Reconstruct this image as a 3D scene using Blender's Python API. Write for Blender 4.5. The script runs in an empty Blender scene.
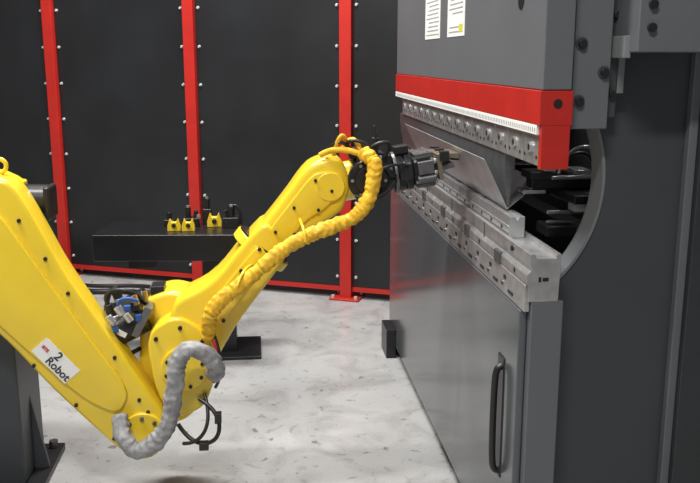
import bpy, bmesh, math, random
from mathutils import Vector, Matrix
random.seed(3)
scene=bpy.context.scene
scene.view_settings.view_transform='Standard'

# ---------------------------------------------------------------- materials
def mat(name,col,rough=.5,metal=0.,var=.06,scale=8.,bump=0.,bscale=60.,spec=.5,emit=None,coat=0.):
    m=bpy.data.materials.new(name);m.use_nodes=True
    nt=m.node_tree;b=nt.nodes['Principled BSDF']
    tc=nt.nodes.new('ShaderNodeTexCoord')
    n=nt.nodes.new('ShaderNodeTexNoise');n.inputs['Scale'].default_value=scale;n.inputs['Detail'].default_value=5
    nt.links.new(tc.outputs['Object'],n.inputs['Vector'])
    r=nt.nodes.new('ShaderNodeValToRGB')
    r.color_ramp.elements[0].position=.3;r.color_ramp.elements[1].position=.7
    r.color_ramp.elements[0].color=tuple(max(0,c*(1-var)) for c in col)+(1,)
    r.color_ramp.elements[1].color=tuple(min(1,c*(1+var)) for c in col)+(1,)
    nt.links.new(n.outputs['Fac'],r.inputs['Fac']);nt.links.new(r.outputs['Color'],b.inputs['Base Color'])
    b.inputs['Roughness'].default_value=rough;b.inputs['Metallic'].default_value=metal
    b.inputs['Specular IOR Level'].default_value=spec
    b.inputs['Coat Weight'].default_value=coat
    if bump:
        n2=nt.nodes.new('ShaderNodeTexNoise');n2.inputs['Scale'].default_value=bscale;n2.inputs['Detail'].default_value=4
        nt.links.new(tc.outputs['Object'],n2.inputs['Vector'])
        bp=nt.nodes.new('ShaderNodeBump');bp.inputs['Strength'].default_value=bump;bp.inputs['Distance'].default_value=.01
        nt.links.new(n2.outputs['Fac'],bp.inputs['Height']);nt.links.new(bp.outputs['Normal'],b.inputs['Normal'])
    if emit:
        b.inputs['Emission Color'].default_value=tuple(emit[:3])+(1,);b.inputs['Emission Strength'].default_value=emit[3]
    return m
YEL=mat('robot_yellow',(.84,.60,.03),.30,var=.04,coat=.3)
YEL2=mat('fabric_yellow',(.78,.45,.02),.7,var=.2,scale=30,bump=.5,bscale=45)
GREYF=mat('fabric_grey',(.27,.27,.275),.65,var=.3,scale=25,bump=.6,bscale=35)
BLK=mat('black_plastic',(.012,.012,.013),.4)
BLKM=mat('black_metal',(.02,.021,.023),.35,.3)
RED=mat('red_paint',(.45,.018,.012),.4,var=.08)
GRY=mat('press_grey',(.115,.125,.135),.42,var=.05,scale=3)
GRYD=mat('press_dark_grey',(.045,.05,.057),.45,var=.06,scale=3)
SHEET=mat('bed_sheet_grey',(.12,.13,.14),.17,.35,var=.06,scale=3)
STEEL=mat('machined_steel',(.42,.42,.42),.32,.65,var=.18,scale=20,bump=.1)
STEELD=mat('dark_steel',(.16,.16,.165),.35,.7,var=.2,scale=20)
STEELL=mat('bright_steel',(.55,.56,.57),.25,.7,var=.1,scale=15)
GALV=mat('galvanised_sheet',(.50,.51,.52),.30,.6,var=.15,scale=12)
WHT=mat('white_label',(.8,.8,.78),.5,var=.02)
INK=mat('label_ink',(.03,.03,.035),.6)
REDINK=mat('label_red',(.5,.03,.03),.6)
STUD=mat('stud_white',(.6,.6,.6),.35,.3)
TABLE=mat('table_black',(.012,.012,.014),.3,.2,var=.2)
CASE=mat('case_grey',(.35,.36,.36),.5)
BLUE=mat('blue_tape',(.02,.09,.35),.5)
BRASS=mat('brass',(.45,.30,.10),.35,.8)
PANEL=mat('panel_black',(.012,.013,.015),.38,var=.25,scale=2.5,bump=.05,bscale=6)
def concrete():
    m=bpy.data.materials.new('polished_concrete');m.use_nodes=True;nt=m.node_tree;b=nt.nodes['Principled BSDF']
    tc=nt.nodes.new('ShaderNodeTexCoord')
    def noise(s,d,dist=0):
        n=nt.nodes.new('ShaderNodeTexNoise');n.inputs['Scale'].default_value=s;n.inputs['Detail'].default_value=d;n.inputs['Distortion'].default_value=dist
        nt.links.new(tc.outputs['Object'],n.inputs['Vector']);return n
    def ramp(n,p0,c0,p1,c1):
        r=nt.nodes.new('ShaderNodeValToRGB');r.color_ramp.elements[0].position=p0;r.color_ramp.elements[1].position=p1
        r.color_ramp.elements[0].color=c0+(1,);r.color_ramp.elements[1].color=c1+(1,)
        nt.links.new(n.outputs['Fac'],r.inputs['Fac']);return r
    def mul(a,b_,f):
        mx=nt.nodes.new('ShaderNodeMixRGB');mx.blend_type='MULTIPLY';mx.inputs[0].default_value=f
        nt.links.new(a.outputs[0],mx.inputs[1]);nt.links.new(b_.outputs[0],mx.inputs[2]);return mx
    n1=noise(1.3,10,.8);n2=noise(3.5,13,1.2);n3=noise(20,4,.5);n4=noise(120,2);n5=noise(6,6,3)
    a=mul(ramp(n1,.3,(.35,.35,.35),.75,(.45,.45,.445)),ramp(n2,.34,(.66,.65,.64),.54,(1,1,1)),.6)
    a=mul(a,ramp(n3,.29,(.3,.29,.28),.35,(1,1,1)),.7)
    a=mul(a,ramp(n5,.30,(.65,.63,.60),.40,(1,1,1)),.6)
    a=mul(a,ramp(n4,.3,(.75,.75,.75),.5,(1,1,1)),.6)
    nt.links.new(a.outputs[0],b.inputs['Base Color'])
    rr=nt.nodes.new('ShaderNodeMapRange');rr.inputs[3].default_value=.18;rr.inputs[4].default_value=.42
    nt.links.new(n2.outputs['Fac'],rr.inputs[0]);nt.links.new(rr.outputs[0],b.inputs['Roughness'])
    return m
CONC=concrete()

# ---------------------------------------------------------------- helpers
def empty(name,loc=(0,0,0)):
    e=bpy.data.objects.new(name,None);e.location=loc;scene.collection.objects.link(e);return e
def par(o,parent):
    if parent:
        o.parent=parent;o.matrix_parent_inverse=Matrix.Translation(-parent.location)
def obj(name,bm,m,parent=None,smooth=True,bevel=0,seg=2):
    me=bpy.data.meshes.new(name);bm.normal_update();bm.to_mesh(me);bm.free()
    o=bpy.data.objects.new(name,me);scene.collection.objects.link(o)
    me.materials.append(m)
    if smooth:
        for p in me.polygons:p.use_smooth=True
        try: me.set_sharp_from_angle(angle=math.radians(35))
        except Exception: pass
    if bevel:
        b=o.modifiers.new('b','BEVEL');b.width=bevel;b.segments=seg;b.limit_method='ANGLE';b.angle_limit=math.radians(40)
        b.harden_normals=True
    par(o,parent);return o
def bbox(bm,lo,hi):
    vs=[bm.verts.new((x,y,z)) for z in (lo[2],hi[2]) for y in (lo[1],hi[1]) for x in (lo[0],hi[0])]
    for f in ((0,2,3,1),(4,5,7,6),(0,1,5,4),(2,6,7,3),(0,4,6,2),(1,3,7,5)):
        bm.faces.new([vs[i] for i in f])
def box(name,lo,hi,m,parent=None,bevel=.004):
    bm=bmesh.new();bbox(bm,lo,hi);return obj(name,bm,m,parent,True,bevel)
def boxes(name,lst,m,parent=None,bevel=.002):
    bm=bmesh.new()
    for lo,hi in lst:bbox(bm,lo,hi)
    return obj(name,bm,m,parent,True,bevel)
def obox(name,c,size,rot,m,parent=None,bevel=.003):
    bm=bmesh.new();h=[s/2 for s in size];bbox(bm,(-h[0],-h[1],-h[2]),(h[0],h[1],h[2]))
    bmesh.ops.transform(bm,matrix=Matrix.Translation(c)@Matrix.Rotation(math.radians(rot),4,'Y'),verts=bm.verts)
    return obj(name,bm,m,parent,True,bevel)
def bcyl(bm,p0,p1,r0,r1=None,n=24):
    p0=Vector(p0);p1=Vector(p1);d=p1-p0;r1=r0 if r1 is None else r1
    q=d.to_track_quat('Z','Y').to_matrix().to_4x4()
    bmesh.ops.create_cone(bm,cap_ends=True,segments=n,radius1=r0,radius2=r1,depth=d.length,matrix=Matrix.Translation((p0+p1)/2)@q)
def cyl(name,p0,p1,r0,m,parent=None,r1=None,bevel=.003,n=40):
    bm=bmesh.new();bcyl(bm,p0,p1,r0,r1,n);return obj(name,bm,m,parent,True,bevel)
def cyls(name,lst,m,parent=None,n=14,bevel=0):
    bm=bmesh.new()
    for c in lst:bcyl(bm,c[0],c[1],c[2],c[3] if len(c)>3 else None,n)
    return obj(name,bm,m,parent,True,bevel)
def prism(name,pts,axis,a0,a1,m,parent=None,bevel=.004,seg=2):
    def P(p,t):
        return {'Y':(p[0],t,p[1]),'X':(t,p[0],p[1]),'Z':(p[0],p[1],t)}[axis]
    bm=bmesh.new()
    A=[bm.verts.new(P(p,a0)) for p in pts];B=[bm.verts.new(P(p,a1)) for p in pts]
    n=len(pts)
    bm.faces.new(A);bm.faces.new(B[::-1])
    for i in range(n):bm.faces.new((A[i],B[i],B[(i+1)%n],A[(i+1)%n]))
    bmesh.ops.recalc_face_normals(bm,faces=bm.faces)
    return obj(name,bm,m,parent,True,bevel,seg)
def rnd(pts,it=2,f=.2):
    for _ in range(it):
        q=[];n=len(pts)
        for i in range(n):
            a=Vector(pts[i]);b=Vector(pts[(i+1)%n]);q+=[tuple(a.lerp(b,f)),tuple(a.lerp(b,1-f))]
        pts=q
    return pts
def casting(name,pts,y0,y1,m,parent,ch=.03,steps=4,it=2,f=.2):
    pts=rnd(pts,it,f);n=len(pts);P=[Vector(p) for p in pts]
    area=sum(P[i].x*P[(i+1)%n].y-P[(i+1)%n].x*P[i].y for i in range(n));sg=1 if area>0 else -1
    nr=[]
    for i in range(n):
        t=(P[(i+1)%n]-P[i-1]).normalized();nr.append(Vector((-t.y,t.x))*sg)
    bm=bmesh.new();rings=[];lv=[]
    for k in range(steps+1):
        a=math.pi/2*k/steps;lv.append((y0+ch*(1-math.sin(a)),ch*(1-math.cos(a))))
    lv=lv[::-1]
    lv2=[(y1-(y-y0),d) for y,d in lv][::-1]
    for y,d in lv+lv2:
        rings.append([bm.verts.new((P[i].x+nr[i].x*d,y,P[i].y+nr[i].y*d)) for i in range(n)])
    for a,b in zip(rings,rings[1:]):
        for i in range(n):bm.faces.new((a[i],b[i],b[(i+1)%n],a[(i+1)%n]))
    bm.faces.new(rings[0]);bm.faces.new(rings[-1][::-1])
    bmesh.ops.recalc_face_normals(bm,faces=bm.faces)
    return obj(name,bm,m,parent,True)
def tube(name,pts,r,m,parent=None):
    cu=bpy.data.curves.new(name,'CURVE');cu.dimensions='3D';cu.bevel_depth=r;cu.bevel_resolution=5;cu.resolution_u=10;cu.use_fill_caps=True
    s=cu.splines.new('NURBS');s.points.add(len(pts)-1)
    for i,p in enumerate(pts):s.points[i].co=(p[0],p[1],p[2],1);s.points[i].radius=p[3] if len(p)>3 else 1
    s.use_endpoint_u=True;s.order_u=4 if len(pts)>3 else 3
    o=bpy.data.objects.new(name,cu);scene.collection.objects.link(o);cu.materials.append(m)
    par(o,parent);return o
def catmull(pts,per=12):
    P=[Vector(p) for p in pts];P=[P[0]*2-P[1]]+P+[P[-1]*2-P[-2]];out=[]
    for i in range(1,len(P)-2):
        for k in range(per):
            t=k/per;a,b,c,d=P[i-1],P[i],P[i+1],P[i+2]
            out.append(.5*((2*b)+(c-a)*t+(2*a-5*b+4*c-d)*t*t+(3*b-a-3*c+d)*t**3))
    out.append(P[-2]);return out
def sleeve(name,pts,r,m,parent,amp=.12,rib=.07,pitch=.02,seed=1,n=32,ties=None,tiemat=None):
    """fabric sleeve swept along a path: irregular gathered ribs + soft folds, pinched at ties"""
    from mathutils import noise as N
    C=catmull(pts,44);bm=bmesh.new();prev=None;off=Vector((seed*7.3,seed*3.1,seed*1.7))
    L=0;up=Vector((0,1,0));tb=bmesh.new();nextt=ties or 9e9
    for i,p in enumerate(C):
        t=(C[min(i+1,len(C)-1)]-C[max(i-1,0)]).normalized()
        s=t.cross(up).normalized();u=s.cross(t).normalized()
        if i:L+=(C[i]-C[i-1]).length
        pin=1.
        if ties:
            q=(L%ties)/ties;pin=.80+.20*min(1,math.sin(math.pi*q)*2.4)
            if L>nextt:
                bcyl(tb,p-t*.004,p+t*.004,r*.88,n=20);nextt+=ties
        ring=[]
        for k in range(n):
            a=2*math.pi*k/n;ca_,sa_=math.cos(a),math.sin(a)
            f=N.noise(Vector((ca_*.9,sa_*.9,L*14))+off)
            g=N.noise(Vector((ca_*2.,sa_*2.,L*30))+off*2)
            ph=L/pitch*6.283+5.5*f+.9*math.sin(a+seed)
            w=pin+amp*(1.1*f+.6*g)+rib*(math.sin(ph)*(.65+.8*g))
            ring.append(bm.verts.new(p+(s*ca_+u*sa_)*r*w))
        if prev:
            for k in range(n):bm.faces.new((prev[k],prev[(k+1)%n],ring[(k+1)%n],ring[k]))
        else:bm.faces.new(ring[::-1])
        prev=ring
    bm.faces.new(prev);bmesh.ops.recalc_face_normals(bm,faces=bm.faces)
    if ties: obj(name+'_ties',tb,tiemat,parent,True)
    else: tb.free()
    o=obj(name,bm,m,parent,False)
    for p in o.data.polygons:p.use_smooth=True
    return o

# ---------------------------------------------------------------- room
box('floor',(-6,-2,-.1),(6,9,0),CONC,bevel=0)
WALL=mat('wall_dark',(.02,.021,.023),.6,var=.1,scale=1)
box('wall_back',(-6,8.8,0),(6,9,5),WALL,bevel=0)
box('wall_left',(-6,-2,0),(-5.8,8.8,5),mat('wall_side',(.22,.22,.22),.7),bevel=0)
box('wall_right',(5.8,-2,0),(6,8.8,5),WALL,bevel=0)
box('wall_front',(-5.8,-2,0),(5.8,-1.8,5),mat('wall_front_m',(.22,.22,.22),.7),bevel=0)
box('ceiling',(-6,-2,5),(6,9,5.1),mat('ceiling_m',(.22,.22,.22),.8),bevel=0)

# ---------------------------------------------------------------- safety fence
F0=Vector((.603,5.905));F1=Vector((-1.56,6.84));step=(F1-F0)/2
dirv=-step.normalized()
fence=empty('safety_fence',(0,0,0))
H=3.0
def fpt(t,off=0):
    p=F0+step*t; nrm=Vector((dirv.y,-dirv.x))
    return p+nrm*off
def rotbox(bm,c,sx,sy,z0,z1):
    vs=[];ux=dirv;uy=Vector((-dirv.y,dirv.x))
    for z in (z0,z1):
        for a,b in ((-1,-1),(1,-1),(1,1),(-1,1)):
            p=c+ux*a*sx/2+uy*b*sy/2;vs.append(bm.verts.new((p.x,p.y,z)))
    for f in ((3,2,1,0),(4,5,6,7),(0,1,5,4),(1,2,6,5),(2,3,7,6),(3,0,4,7)):bm.faces.new([vs[i] for i in f])
bm=bmesh.new();bm2=bmesh.new();bm3=bmesh.new();bm4=bmesh.new()
L1=step.length
for t in range(-2,4):
    c=fpt(t);rotbox(bm,c,.085,.085,.01,H);rotbox(bm,c,.22,.18,0,.015)
    for sx in (-1,1):
        for sy in(-1,1):
            q=c+dirv*.085*sx+Vector((-dirv.y,dirv.x))*.065*sy
            bcyl(bm4,(q.x,q.y,.01),(q.x,q.y,.035),.012,n=8)
    if t<3:
        m_=fpt(t+.5)
        rotbox(bm2,m_,L1-.09,.012,.09,H)
        rotbox(bm3,m_,L1-.085,.03,.055,.088);rotbox(bm3,m_,L1-.085,.04,H-.06,H)
        for s in(-1,1):
            for k in range(12):
                q=fpt(t+.5,.006)+dirv*s*(L1/2-.07)
                z=.16+k*.27
                if z<H:
                    n=Vector((dirv.y,-dirv.x));bcyl(bm4,(q.x,q.y,z),(q.x+n.x*.012,q.y+n.y*.012,z),.012,.008,n=10)
obj('posts',bm,RED,fence,bevel=.004);obj('panels',bm2,PANEL,fence);obj('rails',bm3,RED,fence);obj('studs',bm4,STUD,fence)

# ---------------------------------------------------------------- press brake
pb=empty('press_brake',(.8,3.6,0))
Y0,Y1=2.33,4.88
box('bed_plate',(.782,Y0,.1),(.88,Y1,1.0),GRY,pb)
box('bed_front_sheet',(.756,Y0+.03,.06),(.781,Y1,.965),SHEET,pb)
boxes('bed_feet',[((.78,4.62,0),(.92,4.86,.1)),((.78,2.4,0),(.92,2.65,.1)),((.70,4.62,0),(.755,4.82,.17))],BLKM,pb)
box('slotted_strip',(.762,Y0+.01,.966),(.781,Y1,1.05),STEEL,pb)
sl=[];sc=[];y=Y0+.12
while y<Y1-.1:
    sl.append(((.7595,y,.985),(.763,y+.05,.994)));sl.append(((.7595,y+.08,1.018),(.763,y+.10,1.03)))
    sc.append(((.756,y+.11,1.0),(.764,y+.11,1.0),.007));y+=.17
boxes('strip_slots',sl,BLK,pb,0);cyls('strip_screws',sc,STEELD,pb)
prism('die_holder',[(.772,1.0),(.862,1.0),(.866,1.143),(.852,1.143),(.850,1.13),(.79,1.13),(.788,1.143),(.772,1.143),(.772,1.11),(.776,1.104),(.776,1.094),(.772,1.09),(.764,1.08),(.764,1.055),(.772,1.045)],'Y',Y0,Y1,STEEL,pb,.0015)
boxes('holder_joints',[((.7705,y_,1.045),(.7725,y_+.003,1.143)) for y_ in (2.84,3.35,3.86,4.37)],BLK,pb,0)
cyls('holder_screws',[((.766,2.5,1.125),(.7725,2.5,1.125),.009)]+[((.7625,2.45+.21*i,1.068),(.7645,2.45+.21*i,1.068),.008) for i in range(11)],BLK,pb)
boxes('holder_clamps',[((.757,2.6+.42*i,1.05),(.771,2.66+.42*i,1.09)) for i in range(5)],STEELD,pb,.002)
boxes('holder_logo',[((.80,Y0-.0015,1.06),(.808,Y0+.001,1.075)),((.812,Y0-.0015,1.062),(.83,Y0+.001,1.073))],BLK,pb,0)
prism('die',[(.795,1.131),(.845,1.131),(.845,1.2),(.828,1.2),(.820,1.188),(.812,1.2),(.795,1.2),(.795,1.17),(.792,1.168),(.792,1.14)],'Y',2.62,4.84,STEELL,pb,.001)
cyls('die_holes',[((.7905,2.7+.13*i,1.155),(.7925,2.7+.13*i,1.155),.007) for i in range(16)],BLK,pb)
boxes('die_joints',[((.7945,y_,1.131),(.8455,y_+.003,1.2004)) for y_ in (3.03,3.44,3.85,4.26)],BLK,pb,0)
box('ram_plate',(.785,Y0,1.612),(.87,Y1,3.0),GRY,pb)
boxes('ram_red_band',[((.779,Y0-.004,1.515),(.874,Y1,1.611)),((.787,Y0-.004,1.39),(.87,Y0+.02,1.515))],RED,pb,.002)
cyl('ram_band_hole',(.83,Y0-.006,1.575),(.83,Y0,1.575),.013,BLK,pb,bevel=0)
box('ram_scale_strip',(.779,Y0+.02,1.487),(.80,Y1,1.514),WHT,pb,.001)
bmh=[]
for i in range(124):
    yy=Y0+.03+i*.02;bmh.append(((.7780,yy,1.494),(.7795,yy+.006,1.506)))
boxes('ram_scale_ticks',bmh,CASE,pb,0)
cl=[];cs=[];ch=[]
yy=Y0+.03
while yy<Y1-.15:
    cl.append(((.793,yy,1.395),(.835,yy+.15,1.486)));cs.append(((.786,yy+.075,1.445),(.794,yy+.075,1.445),.016));ch.append(((.7855,yy+.075,1.445),(.787,yy+.075,1.445),.010))
    ch.append(((.7915,yy+.02,1.42),(.794,yy+.02,1.42),.006));ch.append(((.7915,yy+.13,1.42),(.794,yy+.13,1.42),.006))
    yy+=.158
boxes('punch_clamps',cl,STEEL,pb,.004);cyls('clamp_screws',cs,STEELL,pb);cyls('clamp_holes',ch,BLK,pb)
prism('punch',[(.80,1.394),(.835,1.394),(.835,1.34),(.824,1.30),(.8215,1.22),(.8185,1.22),(.806,1.30),(.80,1.35)],'Y',2.72,4.84,STEELD,pb,.001)
box('label_1',(.7835,3.72,1.784),(.7855,4.05,2.1),WHT,pb,0);box('label_2',(.7835,3.27,1.784),(.7855,3.57,2.1),WHT,pb,0)
lines=[]
for k in range(16):
    z=1.80+k*.018
    lines.append(((.7828,3.74+.01*(k%3),z),(.7838,4.02-.02*(k%4),z+.005)))
    if k not in(2,3,9): lines.append(((.7828,3.30,z),(.7838,3.54-.015*(k%5),z+.005)))
boxes('label_text',lines,CASE,pb,0)
boxes('label_accent',[((.7826,3.28,1.99),(.7838,3.56,2.02)),((.7826,3.30,1.80),(.7838,3.36,1.83))],mat('lab_yel',(.6,.6,.05),.5),pb,0)
cyl('ram_hole',(.783,2.56,1.87),(.786,2.56,1.87),.028,BLK,pb,bevel=0)
tube('bed_handle',[(.757,2.5,.38),(.735,2.5,.38),(.728,2.5,.40),(.728,2.5,.72),(.735,2.5,.74),(.757,2.5,.74)],.011,BLK,pb)
box('bed_handle_plate',(.752,2.485,.36),(.757,2.55,.77),BLKM,pb,.002)
def cframe(name,y0,y1,m):
    cx,cz,r=.6,1.34,.425;pts=[]
    pts+=[(.90,.0),(1.27,0),(2.4,0),(2.4,3.0),(.90,3.0),(.90,1.34+math.sqrt(r*r-.09))]
    a0=math.acos(.3/r)
    for i in range(1,24):
        t=a0-(2*a0)*i/24;pts.append((cx+r*math.cos(t),cz+r*math.sin(t)))
    pts.append((.90,1.34-math.sqrt(r*r-.09)))
    return prism(name,pts,'Y',y0,y1,m,pb,.003)
cframe('side_frame_near',2.45,2.53,GRYD)
cframe('side_frame_far',4.68,4.76,GRYD)
bm=bmesh.new();cx,cz,r=.6,1.34,.425;a0=math.acos(.3/r);N=28
prev=None
for i in range(N+1):
    t=a0-2*a0*i/N
    ring=[bm.verts.new((cx+rr*math.cos(t),yy,cz+rr*math.sin(t))) for rr,yy in ((r-.003,2.444),(r+.006,2.444),(r+.006,2.449),(r-.003,2.531))]
    if prev:
        for k in range(4):bm.faces.new((prev[k],prev[(k+1)%4],ring[(k+1)%4],ring[k]))
    prev=ring
bmesh.ops.recalc_face_normals(bm,faces=bm.faces);obj('throat_rim',bm,mat('rim_grey',(.20,.21,.22),.4,.3),pb)
box('guide_plate',(.885,2.37,1.50),(.995,2.45,3.0),GRY,pb)
box('guide_plate_2',(1.0,2.40,1.53),(1.03,2.45,3.0),GRYD,pb)
cyls('guide_bolts',[((x,2.355,z),(x,2.372,z),.012) for x,z in((.905,1.58),(.905,1.74),(.905,1.90),(.975,1.66))]+[((1.012,2.385,z),(1.012,2.402,z),.010) for z in(1.82,1.6)],BLKM,pb,bevel=.002)
cyls('guide_bolt_washers',[((x,2.366,z),(x,2.371,z),.018) for x,z in((.905,1.58),(.905,1.74),(.905,1.90),(.975,1.66))],GRYD,pb)
box('cylinder_housing',(1.015,2.25,1.715),(1.235,2.45,3.0),GRY,pb)
boxes('housing_flange',[((1.03,2.40,1.60),(1.05,2.45,1.715)),((1.0,2.3,1.70),(1.02,2.45,1.76))],mat('flange_grey',(.2,.21,.215),.45),pb)
cyls('housing_bolts',[((1.05,2.238,z),(1.05,2.252,z),.012) for z in(1.78,1.84)],BLKM,pb)
box('frame_edge_cover',(1.30,2.40,0),(2.4,2.449,3.0),mat('edge_cover',(.03,.033,.037),.4),pb)
box('frame_edge_strip',(1.272,2.42,0),(1.30,2.449,3.0),GRY,pb)
box('rear_beam',(1.3,2.53,.3),(1.42,4.68,1.0),GRYD,pb)
box('rear_cover',(1.75,2.53,.0),(1.8,4.68,2.6),GRYD,pb)
bg=empty('back_gauge',(1.05,3.4,1.2))
par(bg,pb)
boxes('beams',[((1.22,2.545,1.17),(1.28,4.66,1.25)),((1.12,2.70,1.14),(1.18,4.5,1.18))],BLKM,bg)
boxes('rail_arms',[((.90,2.74,1.27),(1.25,2.80,1.305)),((.88,2.95,1.22),(1.25,3.02,1.26)),((.90,3.5,1.22),(1.25,3.57,1.26)),((1.18,2.7,1.18),(1.24,3.1,1.28)),((1.18,3.45,1.18),(1.24,3.65,1.28)),((1.0,2.60,1.24),(1.06,2.9,1.268)),((.89,2.72,1.305),(.98,2.83,1.33)),((1.05,2.66,1.20),(1.15,2.80,1.268)),((.92,2.62,1.13),(1.02,2.74,1.165))],BLK,bg,.003)
boxes('fingers',[((.87,2.735,1.255),(.95,2.81,1.269)),((.86,2.94,1.205),(.94,3.03,1.219)),((.96,2.71,1.306),(1.12,2.73,1.318)),((1.04,2.72,1.32),(1.1,2.82,1.335)),((.87,3.49,1.205),(.93,3.58,1.219)),((.93,2.655,1.20),(1.16,2.665,1.212)),((.93,2.655,1.17),(1.16,2.665,1.178))],STEELL,bg,.002)
boxes('gauge_blocks',[((1.0,2.60,1.215),(1.05,2.66,1.24)),((1.10,2.6,1.27),(1.15,2.66,1.31)),((.93,2.70,1.335),(.97,2.74,1.35))],CASE,bg,.003)
tube('gauge_hose',[(.98,2.70,1.33),(1.0,2.70,1.385),(1.05,2.70,1.405),(1.10,2.72,1.38),(1.13,2.75,1.30)],.007,BLK,bg)
tube('gauge_hose_silver',[(.97,2.68,1.33),(.99,2.68,1.40),(1.05,2.68,1.43),(1.10,2.68,1.41),(1.14,2.72,1.32)],.005,STEELL,bg)

# bent work-piece
prof=[(.820,1.203),(.735,1.372),(.737,1.374),(.8215,1.207),(.93,1.30),(.932,1.297)]
prism('sheet_metal_workpiece',prof,'Y',2.74,4.3,GALV,None,0)

# ---------------------------------------------------------------- robot arm
rb=empty('industrial_robot_arm',(-1.1,3.3,0))
box('base_plate',(-1.65,2.95,0),(-.89,3.62,.03),BLKM,rb)
box('pedestal',(-1.5,3.24,.03),(-.96,3.55,.78),GRYD,rb,.01)
prism('gusset',[(-.96,.03),(-.90,.03),(-.96,.35)],'Y',3.38,3.40,GRYD,rb,.002)
cyls('anchor_bolts',[((x,y,.03),(x,y,.06),.02) for x in(-.93,-1.2,-1.55) for y in(3.02,3.58)],STEELD,rb,n=6)
cyl('turret',(-1.22,3.42,.78),(-1.22,3.42,.98),.25,YEL,rb,bevel=.02)
casting('shoulder_housing',[(-1.45,.95),(-.98,.95),(-.9,1.05),(-.93,1.22),(-1.05,1.28),(-1.35,1.22)],3.2,3.55,YEL,rb,.04)
LA=[(-1.09,1.34),(-.93,1.30),(-.865,1.275),(-.805,1.16),(-.716,.957),(-.579,.727),(-.43,.467),(-.372,.365),(-.385,.27),(-.42,.215),(-.48,.198),(-.552,.243),(-.656,.358),(-.79,.511),(-.95,.721),(-1.14,.895),(-1.22,1.05),(-1.2,1.24)]
casting('lower_arm',LA,3.05,3.19,YEL,rb,.020)
LP=[(-1.05,1.20),(-.93,1.20),(-.80,.98),(-.62,.68),(-.50,.49),(-.545,.40),(-.66,.46),(-.80,.60),(-.98,.80),(-1.10,.97)]
casting('lower_arm_cover',LP,3.034,3.06,YEL,rb,.006)
cyl('elbow_cap',(-.462,3.035,.315),(-.462,3.06,.315),.085,YEL,rb,bevel=.006)
cyls('elbow_cap_bolts',[((-.462+.065*math.cos(a*.785),3.028,.315+.065*math.sin(a*.785)),(-.462+.065*math.cos(a*.785),3.037,.315+.065*math.sin(a*.785)),.008) for a in range(8)],STEELD,rb)
cyls('arm_bolts',[((x,3.043,z),(x,3.052,z),.007) for x,z in((-.85,1.14),(-.70,.87),(-.77,1.0),(-.55,.62),(-.47,.45),(-.57,.30),(-.70,.44),(-.84,.60),(-.44,.40))],BLKM,rb)
bpy.ops.mesh.primitive_torus_add(location=(-.925,3.13,1.325),rotation=(math.radians(90),0,0),major_radius=.024,minor_radius=.008)
o=bpy.context.object;o.name='eye_bolt';o.data.materials.append(YEL);par(o,rb)
for p in o.data.polygons:p.use_smooth=True
cyl('shoulder_motor',(-.95,3.26,1.18),(-.79,3.26,1.175),.062,BLKM,rb,bevel=.008)
box('shoulder_motor_cap',(-.80,3.195,1.11),(-.775,3.32,1.235),BLK,rb,.01)
box('shoulder_motor_mount',(-.97,3.19,1.10),(-.885,3.34,1.25),YEL,rb,.01)
EL=[(-.454,.796),(-.354,.83),(-.25,.80),(-.19,.70),(-.18,.517),(-.22,.41),(-.302,.30),(-.40,.27),(-.47,.36),(-.49,.50),(-.478,.683)]
casting('elbow_casting',EL,3.195,3.40,YEL,rb,.020)
casting('elbow_front_boss',[(-.44,.70),(-.32,.77),(-.21,.70),(-.185,.52),(-.23,.40),(-.33,.36),(-.41,.45)],3.07,3.20,YEL,rb,.012)
cyl('elbow_joint_disc',(-.30,3.055,.56),(-.30,3.075,.56),.088,YEL,rb,bevel=.006)
cyls('elbow_bolts',[((-.30+.07*math.cos(k*.785+.3),3.049,.56+.07*math.sin(k*.785+.3)),(-.30+.07*math.cos(k*.785+.3),3.058,.56+.07*math.sin(k*.785+.3)),.007) for k in range(8)]+[((x,3.062,z),(x,3.072,z),.008) for x,z in((-.40,.68),(-.31,.72),(-.23,.665))],BLKM,rb)
for i,(yy,dz) in enumerate(((3.17,0),(3.31,.03))):
    cyl('wrist_motor_%d'%(i+1),(-.45,yy,.735+dz),(-.60,yy,.655+dz),.055,BLKM,rb,bevel=.006)
    cyl('motor_band_%d'%(i+1),(-.565,yy,.674+dz),(-.58,yy,.666+dz),.0575,STEEL,rb,bevel=.002)
    obox('motor_cap_%d'%(i+1),(-.615,yy,.647+dz),(.035,.095,.095),28,BLK,rb,.008)
    obox('motor_flange_%d'%(i+1),(-.455,yy,.732+dz),(.03,.125,.125),28,STEELD,rb,.004)
    cyl('motor_connector_%d'%(i+1),(-.56,yy,.72+dz),(-.585,yy,.79+dz),.018,BLK,rb)
    cyl('motor_connector_ring_%d'%(i+1),(-.563,yy,.73+dz),(-.567,yy,.745+dz),.022,STEELL,rb)
    obox('motor_label_%d'%(i+1),(-.53,yy-.052,.69+dz),(.035,.01,.02),28,WHT,rb,0)
boxes('motor_blocks',[((-.495,3.12,.775),(-.465,3.18,.81)),((-.43,3.22,.80),(-.38,3.30,.84))],BLKM,rb)
cyls('hose_fittings',[((-.47,3.12,.80),(-.48,3.12,.835),.012),((-.44,3.16,.80),(-.445,3.16,.84),.010)],BRASS,rb)
cyls('valve_bodies',[((-.52,3.10,.77),(-.54,3.10,.80),.016),((-.49,3.09,.745),(-.51,3.09,.775),.014),((-.555,3.10,.735),(-.575,3.10,.765),.013)],STEELL,rb,bevel=.002)
boxes('blue_fitting',[((-.515,3.09,.785),(-.49,3.11,.803)),((-.56,3.095,.70),(-.54,3.11,.72)),((-.475,3.10,.74),(-.455,3.115,.765))],BLUE,rb,.002)
tube('valve_hose_a',[(-.53,3.10,.79),(-.55,3.09,.83),(-.50,3.08,.85),(-.46,3.09,.82)],.006,BLUE,rb)
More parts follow.
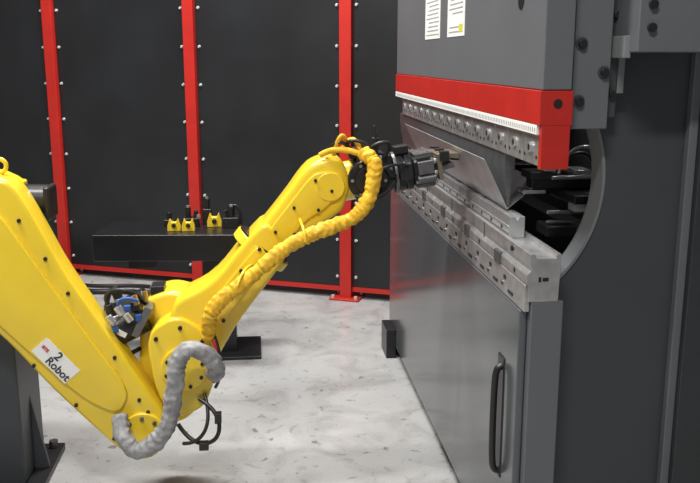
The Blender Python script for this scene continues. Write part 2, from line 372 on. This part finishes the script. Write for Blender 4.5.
tube('motor_cable_a',[(-.585,3.17,.79),(-.60,3.17,.83),(-.55,3.16,.86),(-.48,3.15,.84),(-.45,3.2,.78)],.009,BLK,rb)
tube('motor_cable_b',[(-.60,3.31,.80),(-.62,3.28,.74),(-.60,3.10,.62),(-.55,3.12,.58),(-.48,3.2,.60)],.009,BLK,rb)
tube('motor_cable_c',[(-.64,3.17,.66),(-.67,3.17,.62),(-.62,3.2,.57),(-.54,3.2,.58)],.008,BLK,rb)
FR=[(-.36,.80),(-.19,.88),(-.06,1.04),(.02,1.12),(.10,.985),(.03,.89),(-.10,.72),(-.17,.60),(-.22,.50),(-.33,.52)]
casting('forearm_rear',FR,3.09,3.31,YEL,rb,.020)
FF=[(-.06,1.02),(.08,1.19),(.17,1.315),(.24,1.345),(.305,1.335),(.335,1.24),(.305,1.14),(.25,1.105),(.15,1.045),(.05,.925),(-.02,.90)]
casting('forearm_front',FF,3.11,3.29,YEL,rb,.026)
casting('forearm_side_cover',[(.02,1.07),(.10,1.17),(.19,1.285),(.255,1.295),(.285,1.23),(.25,1.16),(.16,1.11),(.06,.98)],3.098,3.12,YEL,rb,.006)
casting('forearm_rear_cover',[(-.20,.80),(-.08,.95),(-.01,1.03),(.03,.97),(-.07,.84),(-.17,.70)],3.08,3.10,YEL,rb,.005)
d=Vector((.62,0,.78)).normalized();c=Vector((-.005,3.2,.985))
cyl('forearm_joint_ring',c-d*.02,c+d*.02,.118,YEL,rb,bevel=.006)
cyl('forearm_joint_groove',c+d*.02,c+d*.026,.112,BLKM,rb,bevel=0)
cyls('forearm_bolts',[((x,3.09,z),(x,3.10,z),.006) for x,z in((.05,1.07),(.12,1.16),(.20,1.26),(.26,1.22),(.21,1.15),(.12,1.06))]+[((x,3.072,z),(x,3.092,z),.007) for x,z in((-.17,.80),(-.08,.93),(-.01,1.01),(-.02,.93),(-.08,.85),(-.15,.74))],BLKM,rb)
cyl('wrist_pivot_cap',(.255,3.095,1.235),(.255,3.12,1.235),.055,YEL,rb,bevel=.006)
# wrist
w0=Vector((.31,3.2,1.24));wd=Vector((.285,0,.045)).normalized()
def wp(t,y=0,n=0): 
    return w0+wd*t+Vector((0,y,0))+Vector((-wd.z,0,wd.x))*n
cyl('wrist_body',wp(-.03),wp(.05),.075,YEL,rb,bevel=.012)
cyl('wrist_collar',wp(.05),wp(.075),.082,BLKM,rb,bevel=.004)
cyl('wrist_j5_housing',(.40,3.11,1.255),(.40,3.29,1.255),.078,BLKM,rb,bevel=.012)
cyl('wrist_j5_cap',(.40,3.095,1.255),(.40,3.11,1.255),.052,BLK,rb,bevel=.004)
cyls('wrist_j5_bolts',[((.40+.062*math.cos(k*1.047),3.104,1.255+.062*math.sin(k*1.047)),(.40+.062*math.cos(k*1.047),3.112,1.255+.062*math.sin(k*1.047)),.006) for k in range(6)],STEEL,rb)
cyl('wrist_j6',wp(.09),wp(.195),.064,BLK,rb,bevel=.006)
cyl('tool_flange',wp(.195),wp(.208),.080,STEELD,rb,bevel=.003)
cyl('tool_changer_master',wp(.208),wp(.235),.072,BLKM,rb,bevel=.004)
cyl('tool_changer_gap',wp(.235),wp(.240),.055,STEELL,rb,bevel=.001)
cyl('tool_changer_tool',wp(.240),wp(.265),.074,BLKM,rb,bevel=.004)
obox('changer_valve',wp(.235,-.08,.01),(.05,.04,.06),-9,BLK,rb,.004)
obox('changer_valve_2',wp(.235,0,.085),(.055,.07,.03),-9,BLKM,rb,.004)
obox('gripper_body',wp(.305),(.08,.15,.105),-9,BLKM,rb,.006)
obox('gripper_top_plate',wp(.31,0,.058),(.07,.13,.014),-9,STEELD,rb,.002)
obox('gripper_bottom_plate',wp(.31,0,-.058),(.07,.13,.014),-9,STEELD,rb,.002)
obox('gripper_side_block',wp(.31,-.085,.012),(.06,.03,.05),-9,STEELD,rb,.004)
cyl('gripper_air_cylinder',wp(.275,-.085,-.03),wp(.345,-.085,-.03),.016,STEELD,rb)
cyls('gripper_rods',[(wp(.34,s,n),wp(.375,s,n),.011) for s in(-.05,0,.05) for n in(-.02,.025)],STEELL,rb)
BRZ=mat('bronze_plate',(.24,.21,.16),.4,.7)
obox('gripper_cross_plate',wp(.365,0,.005),(.018,.17,.10),-9,BRZ,rb,.003)
obox('gripper_jaw_upper',wp(.405,0,.04),(.085,.15,.020),2,BRZ,rb,.003)
obox('gripper_jaw_upper_pad',wp(.43,0,.025),(.03,.13,.016),2,BLK,rb,.002)
obox('gripper_jaw_lower',wp(.39,0,.0),(.06,.15,.020),-14,STEELD,rb,.003)
boxes('gripper_jaw_clamps',[((.665,3.10,1.325),(.70,3.13,1.362)),((.665,3.19,1.325),(.70,3.22,1.362)),((.665,3.27,1.325),(.70,3.30,1.362))],BLKM,rb,.003)
cyls('gripper_screws',[(wp(t,-.077,n),wp(t,-.073,n),.006) for t in(.275,.338) for n in(-.04,.04)]+[(wp(t,s,.066),wp(t,s,.07),.006) for t in(.29,.33) for s in(-.05,.05)],STEELL,rb)
cyl('sensor_post',(.425,3.16,1.32),(.428,3.16,1.41),.015,BLK,rb)
cyl('sensor_head',(.428,3.16,1.41),(.424,3.16,1.455),.011,BLKM,rb,r1=.004)
cyl('sensor_collar',(.426,3.16,1.335),(.427,3.16,1.35),.02,STEEL,rb)
boxes('valve_block',[((.36,3.13,1.32),(.46,3.24,1.355)),((.33,3.16,1.33),(.38,3.22,1.37)),((.45,3.14,1.30),(.49,3.20,1.345))],BLK,rb,.004)
boxes('valve_parts',[((.385,3.125,1.33),(.40,3.131,1.348)),((.44,3.125,1.325),(.45,3.131,1.345))],CASE,rb,.001)
tube('hose_black_a',[(.46,3.13,1.34),(.49,3.10,1.39),(.45,3.08,1.41),(.40,3.10,1.38),(.37,3.12,1.34)],.007,BLK,rb)
tube('hose_black_b',[(.33,3.15,1.35),(.30,3.10,1.40),(.36,3.07,1.42),(.42,3.08,1.36),(.47,3.09,1.29),(.50,3.12,1.27)],.007,BLK,rb)
tube('hose_black_c',[(.35,3.10,1.20),(.41,3.06,1.17),(.47,3.08,1.21),(.50,3.12,1.25)],.008,BLK,rb)
tube('hose_black_d',[(.43,3.06,1.30),(.49,3.05,1.33),(.54,3.08,1.32),(.55,3.12,1.30)],.006,BLK,rb)
# yellow dress-pack
YH=[(-.205,3.05,.68),(-.195,3.0,.78),(-.15,2.98,.85),(-.05,2.98,.925),(.08,2.99,1.03),(.17,3.0,1.075),(.26,3.01,1.105),(.335,3.01,1.14),(.385,3.01,1.20),(.405,3.02,1.27),(.41,3.03,1.33),(.375,3.07,1.365)]
sleeve('dress_pack_sleeve',YH,.027,YEL2,rb,amp=.13,rib=.09,pitch=.026,seed=4,ties=.125,tiemat=YEL)
tube('yellow_tube_a',[(.22,3.12,1.35),(.27,3.10,1.385),(.33,3.08,1.375),(.38,3.06,1.35)],.011,YEL2,rb)
tube('yellow_tube_b',[(.30,3.14,1.36),(.33,3.12,1.43),(.355,3.10,1.42),(.37,3.09,1.35)],.009,YEL2,rb)
tube('yellow_tube_c',[(.27,3.12,1.35),(.285,3.08,1.44),(.31,3.09,1.45),(.325,3.14,1.36)],.008,YEL2,rb)
tube('black_tube_c',[(.34,3.12,1.36),(.30,3.08,1.42),(.27,3.10,1.40),(.24,3.14,1.36)],.007,BLK,rb)
boxes('sleeve_straps',[((.055,2.985,1.0),(.085,3.11,1.012)),((-.11,2.99,.865),(-.09,3.10,.88))],BLK,rb)
tube('strap_1',[(-.09,2.94,.91),(-.075,2.955,.955),(-.06,3.0,.965),(-.04,3.08,.95)],.005,YEL,rb)
tube('strap_2',[(.155,2.96,1.06),(.15,2.96,1.11),(.14,3.0,1.12),(.14,3.09,1.12)],.005,YEL,rb)
# grey sleeve loop on elbow
GH=[(-.19,3.04,.55),(-.178,2.96,.585),(-.20,2.93,.655),(-.265,2.92,.69),(-.312,2.92,.635),(-.325,2.92,.54),(-.345,2.92,.43),(-.40,2.93,.335),(-.47,2.94,.30),(-.52,2.97,.345),(-.54,3.02,.40)]
sleeve('grey_hose_sleeve',GH,.031,GREYF,rb,amp=.22,rib=.07,pitch=.034,seed=8)
tube('black_cable_loop',[(-.25,3.06,.44),(-.18,3.0,.42),(-.16,2.98,.33),(-.22,2.98,.28),(-.29,3.0,.30),(-.33,3.04,.35)],.008,BLK,rb)
tube('black_cable_loop2',[(-.23,3.06,.46),(-.19,2.98,.36),(-.24,2.96,.30),(-.31,3.0,.29)],.007,BLK,rb)
boxes('cable_connectors',[((-.25,2.97,.27),(-.215,3.0,.30)),((-.19,2.98,.37),(-.165,3.01,.41))],BLK,rb)
tube('red_cable',[(-.21,3.06,.72),(-.17,3.0,.68),(-.165,2.99,.60),(-.19,3.02,.52)],.006,REDINK,rb)
tube('black_cable_d',[(-.205,3.06,.74),(-.155,3.0,.66),(-.15,2.99,.56),(-.185,3.02,.5)],.006,BLK,rb)
def onarm(x,z,y,ang):return Matrix.Translation((x,y,z))@Matrix.Rotation(math.radians(ang),4,'Y')
bm=bmesh.new();bbox(bm,(-.085,-.001,-.038),(.085,.001,.038));bmesh.ops.transform(bm,matrix=onarm(-.757,.622,3.032,50),verts=bm.verts)
obj('number_plate',bm,WHT,rb,False)
def text(name,s,size,lx,lz,m):
    cu=bpy.data.curves.new(name,'FONT');cu.body=s;cu.size=size;cu.extrude=.0005;cu.align_x='CENTER';cu.offset=.0008
    cu.materials.append(m)
    o=bpy.data.objects.new(name,cu);scene.collection.objects.link(o)
    o.parent=rb;o.matrix_parent_inverse=Matrix.Translation(-rb.location)
    o.matrix_basis=onarm(-.757,.622,3.030,50)@Matrix.Translation((lx,0,lz))@Matrix.Rotation(math.radians(90),4,'X')
text('plate_text_word','Robot',.042,.028,-.030,INK);text('plate_text_number','2',.048,-.005,.003,INK)
text('plate_text_small','SITE',.016,-.058,.0,REDINK)

# ---------------------------------------------------------------- tool table
tb=empty('tool_table',(-.47,4.85,0))
tt=[(-.93,4.69),(-.06,4.61),(-.02,5.0),(-.89,5.08)]
prism('top',tt,'Z',.60,.75,TABLE,tb,.006)
boxes('column',[((-.34,4.78,.02),(-.16,4.94,.60))],TABLE,tb)
box('foot',(-.48,4.68,0),(-.02,5.05,.02),BLKM,tb)
boxes('brackets',[((-.75,4.75,.54),(-.6,4.95,.6))],TABLE,tb)
for i,(x,y,s) in enumerate(((-.49,4.77,1),(-.41,4.76,1),(-.27,4.87,1.15))):
    v=[(-.036,0),(.036,0),(.036,.03),(.022,.07),(.012,.05),(-.012,.05),(-.022,.07),(-.036,.03)]
    h=empty('yellow_tool_holder',(x,y,.75))
    prism('v_block',[(x+a*s,.75+b*s) for a,b in v],'Y',y-.02,y+.02,YEL,h,.003)
    cyl('knob',(x,y-.035,.785),(x,y-.02,.785),.012*s,BLK,h)
gt=empty('spare_gripper_tools',(-.32,4.92,.75))
boxes('bodies',[((-.45,4.86,.75),(-.36,4.95,.80)),((-.22,4.80,.75),(-.13,4.90,.81)),((-.34,4.93,.75),(-.29,4.98,.84)),((-.56,4.88,.75),(-.50,4.94,.79))],BLK,gt,.004)
cyls('pins',[((-.42,4.90,.80),(-.42,4.90,.86),.016),((-.38,4.90,.80),(-.375,4.90,.84),.012),((-.175,4.85,.81),(-.17,4.85,.87),.02),((-.315,4.955,.84),(-.31,4.955,.90),.014),((-.20,4.84,.81),(-.205,4.84,.85),.01),((-.53,4.91,.79),(-.53,4.91,.83),.014)],BLKM,gt,bevel=.002)
cyls('steel_bits',[((-.42,4.90,.86),(-.42,4.90,.87),.011),((-.17,4.85,.87),(-.17,4.85,.88),.013),((-.36,4.87,.80),(-.36,4.87,.82),.012),((-.315,4.955,.90),(-.315,4.955,.91),.009)],STEEL,gt)
tube('tool_hose',[(-.17,4.85,.86),(-.15,4.84,.90),(-.11,4.84,.86),(-.12,4.84,.77)],.008,BLK,gt)

cs_=empty('junction_case',(-1.69,6.6,0))
box('case_body',(-1.80,6.52,0),(-1.60,6.68,.20),CASE,cs_,.01);box('case_lid',(-1.805,6.515,.201),(-1.595,6.685,.235),GRY,cs_,.008)
tube('floor_cable',[(-1.59,6.56,.16),(-1.52,6.50,.10),(-1.42,6.30,.02),(-1.25,6.18,.02),(-1.05,6.22,.02),(-.85,6.10,.02),(-.65,6.15,.02),(-.45,6.0,.02),(-.2,5.9,.02)],.02,BLK)
tube('floor_cable',[(-1.59,6.62,.10),(-1.50,6.50,.016),(-1.38,6.42,.016),(-1.2,6.36,.016),(-1.0,6.38,.016),(-.85,6.32,.016)],.014,BLK)

# camera
cam=bpy.data.cameras.new('camera');co=bpy.data.objects.new('camera',cam);scene.collection.objects.link(co)
cam.sensor_width=36;cam.lens=850/700*36
co.location=(0,0,1.7);co.rotation_euler=(math.radians(90-12.18),0,math.radians(-6.04));scene.camera=co
def area(name,loc,size,power,rot=(0,0,0),col=(1,.98,.95)):
    l=bpy.data.lights.new(name,'AREA');l.shape='RECTANGLE';l.size=size[0];l.size_y=size[1];l.energy=power;l.color=col
    o=bpy.data.objects.new(name,l);o.location=loc;o.rotation_euler=rot;scene.collection.objects.link(o);return o
for i,(x,y,p) in enumerate([(-1.8,2.6,190),(-.4,4.8,270),(2.8,3.2,80),(-.6,-.3,190)]):
    area('ceiling_light',(x,y,4.85),(1.4,.35),p)
w=bpy.data.worlds.new('world');scene.world=w;w.use_nodes=True
w.node_tree.nodes['Background'].inputs[0].default_value=(.6,.65,.7,1);w.node_tree.nodes['Background'].inputs[1].default_value=.3
